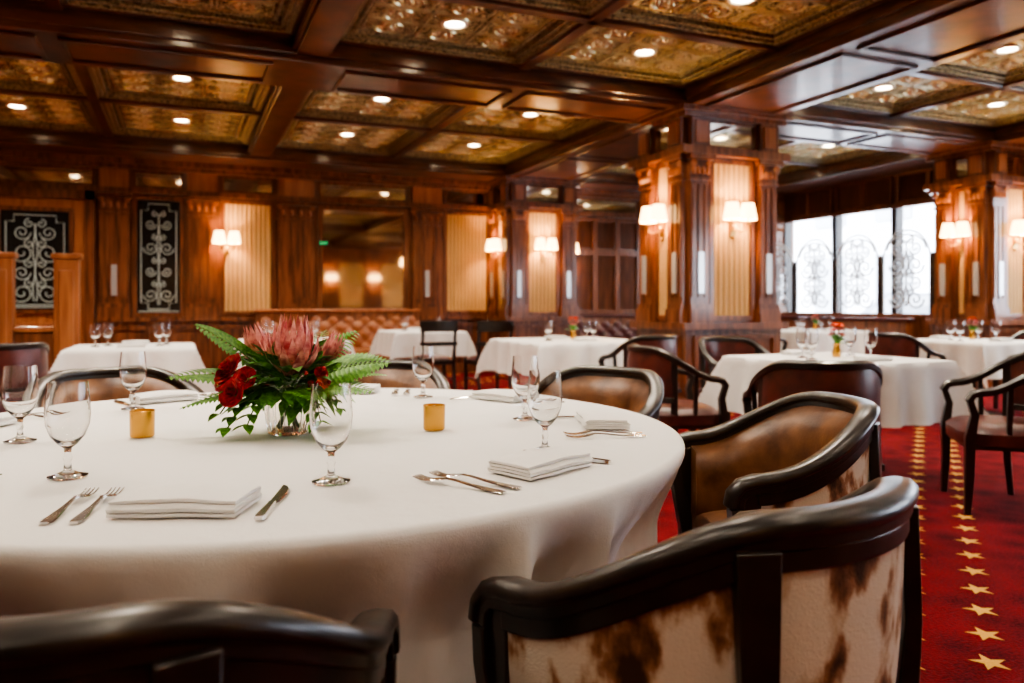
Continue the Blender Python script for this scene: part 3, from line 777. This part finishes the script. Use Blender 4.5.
def napkin():
    mb=MB(); Lx=.102;
    path=[];Wd=.060
    for k in range(4):
        z=.004+.0062*k; ww=Wd-.002*k
        if k%2==0: path+=[(-ww,z),(-ww*.3,z+.0006),(ww*.3,z+.0006),(ww,z),(ww+.003,z+.0031)]
        else: path+=[(ww,z),(ww*.3,z+.001),(-ww*.3,z+.001),(-ww,z),(-ww-.003,z+.0031)]
    path=path[:-1]; th=.0023
    top=[];bot=[]
    for i,(y,z) in enumerate(path):
        a=path[max(i-1,0)];b=path[min(i+1,len(path)-1)]; t=Vector((b[0]-a[0],b[1]-a[1])).normalized(); n=Vector((-t.y,t.x))
        top.append((y+n.x*th,z+n.y*th));bot.append((y-n.x*th,z-n.y*th))
    ring=top+bot[::-1]; nx=14
    vs=[];fs=[];m=len(ring)
    for i in range(nx+1):
        x=Lx*(2*i/nx-1)
        for (y,z) in ring:
            vs.append((x+.004*(y/.06),y+.002*sin(i*.9),max(.0005,z*(1+.25*exp_(x)))))
    for i in range(nx):
        for k in range(m):
            l=(k+1)%m; fs.append((i*m+k,i*m+l,(i+1)*m+l,(i+1)*m+k))
    fs.append(list(range(m))[::-1]); fs.append([nx*m+k for k in range(m)])
    mb.add(vs,fs,M_cloth); return mb.mesh('folded_napkin',50)
nm=napkin()
def put(me,name,lat,f,dlat,df,z=TZ):
    d=W(dlat,df); rz=math.atan2(d.y,d.x)-pi/2
    return place(me,name,W(lat,f,z),rz)
for ang in (-86,-40,3,47,90,135,180,226):
    a=math.radians(ang); rd=Vector((cos(a),sin(a))); fc=-rd; rt=Vector((fc.y,-fc.x))
    def lp(r,s): 
        v=Vector(TC)+rd*r+rt*s; return v.x,v.y
    x,y=lp(.88,.012); put(nm,'folded_napkin',x,y,fc.x+.04,fc.y)
    so=.02 if ang==-86 else 0
    x,y=lp(.96,-.200+so); put(fm,'dinner_fork',x,y,fc.x-.10*rt.x,fc.y-.10*rt.y)
    x,y=lp(.96,-.155+so); put(fm,'dinner_fork',x,y,fc.x-.10*rt.x,fc.y-.10*rt.y)
    x,y=lp(.96,.150); put(km,'dinner_knife',x,y,fc.x-.02*rt.x,fc.y-.02*rt.y)
M_votive=simple('gold_votive_glass',(.62,.33,.06),.22,.75)
M_wax=simple('candle_wax',(.95,.82,.55),.5,emis=(1,.6,.2),es=.8)
def votive():
    mb=MB(); mb.lathe([(0,0),(.028,0),(.030,.004),(.031,.068),(.029,.069),(.028,.060),(0,.060)],(0,0,0),28,M_votive,mod=lambda a:1+.015*sin(a*14))
    mb.lathe([(0,.062),(.027,.062)],(0,0,0),20,M_wax); mb.tube([(0,0,.06),(0,0,.068)],.001,5,M_dark)
    return mb.mesh('gold_votive_candle',40)
vm=votive()
for lat,f in ((-.967,2.04),(-.215,2.154)): place(vm,'gold_votive_candle',W(lat,f,TZ))
# ------------------------------------------------------------------ flowers
def leaf(mb,p0,d,L,w,mat,droop=.2,nseg=6):
    d=Vector(d).normalized(); sd=d.cross(Vector((0,0,1)))
    if sd.length<.05: sd=Vector((1,0,0))
    sd.normalize(); up=sd.cross(d)
    def f(a,b):
        t=a; ww=w*sin(pi*min(1,t**.8))*.5+.0004; x=(b-.5)*2
        p=Vector(p0)+d*L*t-Vector((0,0,1))*droop*L*t*t+sd*ww*x+up*abs(x)*ww*.35
        return p
    mb.grid(f,nseg,2,mat)
def frond_to(mb,p0,tip,w,mat,droop=.3,n=20,roll=0):
    p0=Vector(p0);tip=Vector(tip);L=(tip-p0).length
    d=(tip-p0)+Vector((0,0,droop*L)); pts=[p0+d*t-Vector((0,0,1))*droop*L*t*t for t in [i/n for i in range(n+1)]]
    mb.tube(pts,[.0022*(1-.7*i/n) for i in range(n+1)],5,mat)
    for i in range(3,n):
        t=i/n; tg=(pts[i+1]-pts[i-1]).normalized(); sd=tg.cross(Vector((0,0,1))).normalized()
        up=sd.cross(tg); sd=(sd*cos(roll)+up*sin(roll)).normalized()
        ll=w*(.35+.65*sin(pi*min(1,.18+.62*t)))*(1-t**3*.85)
        for s in (-1,1):
            leaf(mb,pts[i],sd*s+tg*.35,ll,ll*.30+.005,mat,.10,4)
def rose(mb,c,r,ax,mat):
    c=Vector(c);ax=Vector(ax).normalized(); q=Vector((0,0,1)).rotation_difference(ax)
    for k in range(5):
        n=3+k
        for i in range(n):
            a0=2*pi*i/n+k*.7+random.random()*.3; rad=r*(.12+.18*k)
            def f(a,b):
                u=(a-.5)*2; an=a0+u*(pi/n*1.5); rr=rad*(.45+.75*b**.7)+r*.10*k*b*b*.6; z=r*(-.3+1.05*math.sin(b*1.5)*(1-.13*k)-.18*u*u*b)
                return c+q@Vector((rr*cos(an),rr*sin(an),z))
            mb.grid(f,6,5,mat)
def protea(mb,c,r,h,ax):
    c=Vector(c);q=Vector((0,0,1)).rotation_difference(Vector(ax).normalized())
    for k in range(4):
        n=11
        for i in range(n):
            a0=2*pi*i/n+k*.29; tip=r*(.40+.22*k); hh=h*(1.08-.15*k)
            def f(a,b):
                t=a; u=(b-.5)*2; wd=r*.17*sin(pi*(.12+.88*t)**.9)+.0006; rr=r*.25+(tip-r*.25)*(t**1.3)+r*.18*sin(pi*t); 
                v=Vector((rr*cos(a0)-u*wd*sin(a0),rr*sin(a0)+u*wd*cos(a0),hh*t-.10*r*u*u)); return c+q@v
            mb.grid(f,7,2,M_pink)
    for i in range(60):
        a=random.random()*2*pi; rr=r*.36*math.sqrt(random.random()); z=h*(.80-.25*(rr/(r*.36))**2)
        mb.tube([c+q@Vector((rr*cos(a)*.6,rr*sin(a)*.6,0)),c+q@Vector((rr*cos(a),rr*sin(a),z))],[.0022,.0012],4,M_pale)
fa=empty('flower_arrangement',W(-.60,2.09,TZ)); 
def FV(lat,dz,dep=0):
    v=W(lat,dep); return Vector((v.x,v.y,dz))
mb=MB()
prof=[(0,0),(.046,0),(.050,.006),(.056,.03),(.060,.065),(.058,.086),(.054,.086),(.055,.065),(.051,.03),(.042,.010),(0,.010)]
mb.lathe(prof,(0,0,0),64,M_vaseglass,mod=lambda a:1+.035*sin(a*16))
mb.obj('cut_glass_bowl',parent=fa,smooth=25)
mb=MB()
for i in range(14):
    a=random.random()*6.28; mb.tube([(.03*cos(a),.03*sin(a),.015),(-.02*cos(a),-.02*sin(a),.12)],.003,6,M_stem)
for tip,w_,dr,ro in ((FV(-.26,.29,.02),.070,.25,-.7),(FV(-.31,.15,-.04),.07,.35,-.5),(FV(-.24,.08,-.12),.06,.35,-.4),(FV(.28,.19,-.03),.080,.35,-.6),(FV(.25,.12,-.10),.06,.3,-.4),(FV(.17,.27,.10),.06,.2,-.7),(FV(.05,.27,.22),.06,.2,0),(FV(-.15,.26,.20),.06,.2,0),(FV(-.26,.15,.18),.06,.3,0),(FV(.24,.14,.16),.06,.3,0),(FV(.14,.10,-.2),.05,.35,0)):
    frond_to(mb,tip*.08+Vector((0,0,.10)),tip,w_,M_fern,dr,roll=ro)
mb.obj('fern_fronds',parent=fa,smooth=60)
mb=MB()
for i in range(190):
    a=random.random()*2*pi; el=random.uniform(-.35,1.1); d=FV(cos(a)*cos(el),sin(el),sin(a)*cos(el)); L=random.uniform(.05,.095)
    st=Vector((0,0,.12))+d*random.uniform(.02,.11); leaf(mb,st,d+Vector((random.uniform(-.5,.5),random.uniform(-.5,.5),random.uniform(-.4,.4))),L,L*.42,M_leaf,.25)
for (s0,s1) in ((FV(-.05,.10,-.05),FV(-.125,.03,-.10)),(FV(-.03,.10,-.06),FV(-.07,.04,-.115)),(FV(-.06,.12,-.04),FV(-.16,.06,-.06)),(FV(.05,.10,-.05),FV(.10,.04,-.09)),(FV(.05,.12,-.05),FV(.15,.07,-.06))):
    pts=[s0.lerp(s1,t/6)+Vector((0,0,.03*sin(pi*t/6))) for t in range(7)]; mb.tube(pts,.002,5,M_stem)
    for t in range(1,7):
        for sg in (-1,1):
            dd=(s1-s0).normalized(); sd=dd.cross(Vector((0,0,1))).normalized(); leaf(mb,pts[t],dd*.7+sd*sg+Vector((0,0,.2)),.045,.026,M_leaf if t%2 else M_fern,.2)
mb.obj('foliage',parent=fa,smooth=60)
mb=MB(); protea(mb,FV(.015,.165,-.02),.082,.145,FV(.08,1,-.12)); protea(mb,FV(-.075,.18,.04),.05,.11,FV(-.35,1,0)); protea(mb,FV(.08,.17,.07),.045,.10,FV(.4,1,.2))
mb.obj('protea_blooms',parent=fa,smooth=60)
mb=MB()
for c,r,ax in ((FV(-.140,.175,-.05),.038,FV(-.6,.6,-.6)),(FV(-.115,.12,-.095),.032,FV(-.4,.3,-1)),(FV(-.085,.155,-.09),.026,FV(-.1,.5,-1)),(FV(.10,.165,-.05),.016,FV(.6,.5,-.7)),(FV(-.15,.13,-.04),.028,FV(-1,.4,-.4))):
    rose(mb,c,r,ax,M_red)
rose(mb,FV(.11,.14,-.06),.016,FV(.6,.5,-.7),M_orange)
for i in range(9):
    c=FV(random.uniform(.06,.13),random.uniform(.13,.19),random.uniform(-.10,-.03)); mb.ball(c,.006,M_red,8)
for i in range(6):
    c=FV(random.uniform(-.12,.12),random.uniform(.15,.22),random.uniform(.05,.14)); rose(mb,c,.022,FV(0,1,.3),M_pink if i%2 else M_red)
mb.obj('roses_and_berries',parent=fa,smooth=60)
def smallvase():
    mb=MB(); mb.lathe([(0,0),(.025,0),(.03,.03),(.02,.07),(.024,.09),(.02,.09),(.016,.07),(0,.02)],(0,0,0),20,M_votive)
    for i in range(16):
        a=random.random()*6.28;e=random.uniform(.3,1.3); d=Vector((cos(a)*cos(e),sin(a)*cos(e),sin(e))); leaf(mb,Vector((0,0,.08)),d,.10,.035,M_leaf,.2)
    for i in range(6):
        a=i*1.05; c=Vector((.03*cos(a),.03*sin(a),.15+.03*(i%3))); mb.tube([(0,0,.06),c],.002,4,M_stem); rose(mb,c,.024,(cos(a)*.3,sin(a)*.3,1),(M_pink,M_pink,M_orange)[i%3])
    return mb.mesh('bud_vase_with_flowers',50)
sv=smallvase()
def dress(p,glasses,vase=True,nap=True):
    if vase: place(sv,'bud_vase_with_flowers',p+Vector((.05,.02,TZ)),random.random()*6)
    for (a,b) in glasses: place(gm,'water_goblet',p+Vector((a,b,TZ)))
    if nap:
        place(nm,'folded_napkin',p+Vector((0,-.32,TZ)),0); place(nm,'folded_napkin',p+Vector((0,.32,TZ)),pi)
g4=[(-.28,-.1),(-.2,.06),(.25,.1),(.2,-.12)]
for k_ in tabs: dress(tabs[k_],g4,vase=(k_ not in('T4','T5','T6')))
T=tabs
armc(W(1.47,3.80),W(1.65,5.2))
armc(W(2.66,4.25),W(1.2,4.7))
armc(W(1.05,5.0),W(2.1,5.15))
armc(T['T2']+Vector((.05,1.0,0)),T['T2'])
armc(T['T7']+Vector((-.2,-.95,0)),T['T7']); armc(T['T7']+Vector((-.95,0,0)),T['T7']); armc(T['T7']+Vector((.95,0,0)),T['T7'])
armc(T['T3']+Vector((.15,-1.08,0)),T['T3'])
armc(T['T8']+Vector((-.95,0,0)),T['T8']); armc(T['T9']+Vector((-.95,0,0)),T['T9'])
armc(T['T5']+Vector((-.95,-.1,0)),T['T5'])
armc(W(-3.5,5.3),W(-4.4,5.8))
for lat in (-.97,-.30):
    place(sidemesh,'side_chair',W(lat,9.55),0,bevel=.003)
# ------------------------------------------------------------------ exterior
mb=MB(); mb.box((10.6,-8,-.3),(40,30,-.1),M_road); mb.obj('street_ground',smooth=0)
mb=MB(); mb.box((24,-8,-.1),(26,30,9),M_ext)
for y in range(-7,29,3):
    for z in (.8,4.2): mb.box((23.9,y,z),(24,y+1.6,z+2.2),M_extd)
mb.obj('building_facade',smooth=0)
sl=bpy.data.lights.new('sun','SUN'); sl.energy=12; sl.angle=.01; so=bpy.data.objects.new('sun',sl); bpy.context.scene.collection.objects.link(so)
so.rotation_euler=Vector((1,-.15,-.75)).to_track_quat('-Z','Y').to_euler()
mb=MB(); mb.M=frame((14.5,11.2,-.1),(0,1,0),(-1,0,0))
prof=[(-2.1,.35),(-2.15,.7),(-1.9,.9),(-1.2,.98),(-.6,1.42),(.8,1.45),(1.5,1.02),(2.05,.95),(2.15,.6),(2.1,.35)]
vs=[(a,-.85,z) for a,z in prof]+[(a,.85,z) for a,z in prof]; n=len(prof)
mb.add(vs,[[i for i in range(n)],[n+i for i in range(n)][::-1]]+[(i,(i+1)%n,n+(i+1)%n,n+i) for i in range(n)],M_car)
mb.add([(-1.0,.86,1.0),(-.55,.86,1.36),(.75,.86,1.38),(1.25,.86,1.02)],[(0,1,2,3)],M_extd)
mb.M=mb.M@Matrix.Rotation(pi/2,4,'X')
for xx in (-1.35,1.35):
    for yy in (-.9,.7): mb.lathe([(0,0),(.33,0),(.33,.2),(0,.2)],(xx,.33,yy),20,M_dark)
mb.obj('parked_car',smooth=30)
# ------------------------------------------------------------------ world, camera
w=bpy.data.worlds.new('sky'); bpy.context.scene.world=w; w.use_nodes=True
bg=w.node_tree.nodes['Background']; bg.inputs[0].default_value=(.80,.89,1,1); bg.inputs[1].default_value=11.0
cd=bpy.data.cameras.new('camera'); cam=bpy.data.objects.new('camera',cd); bpy.context.scene.collection.objects.link(cam)
cam.location=(0,0,1.09); cam.rotation_euler=(pi/2,0,-TH)
cd.sensor_width=36; cd.lens=780/1024*36; cd.shift_y=-36.5/1024; cd.clip_start=.05
cd.dof.use_dof=True; cd.dof.focus_distance=1.75; cd.dof.aperture_fstop=3.0
bpy.context.scene.camera=cam
sc=bpy.context.scene
sc.view_settings.view_transform='AgX'
try: sc.view_settings.look='AgX - Medium High Contrast'
except Exception: pass
sc.view_settings.exposure=0.55
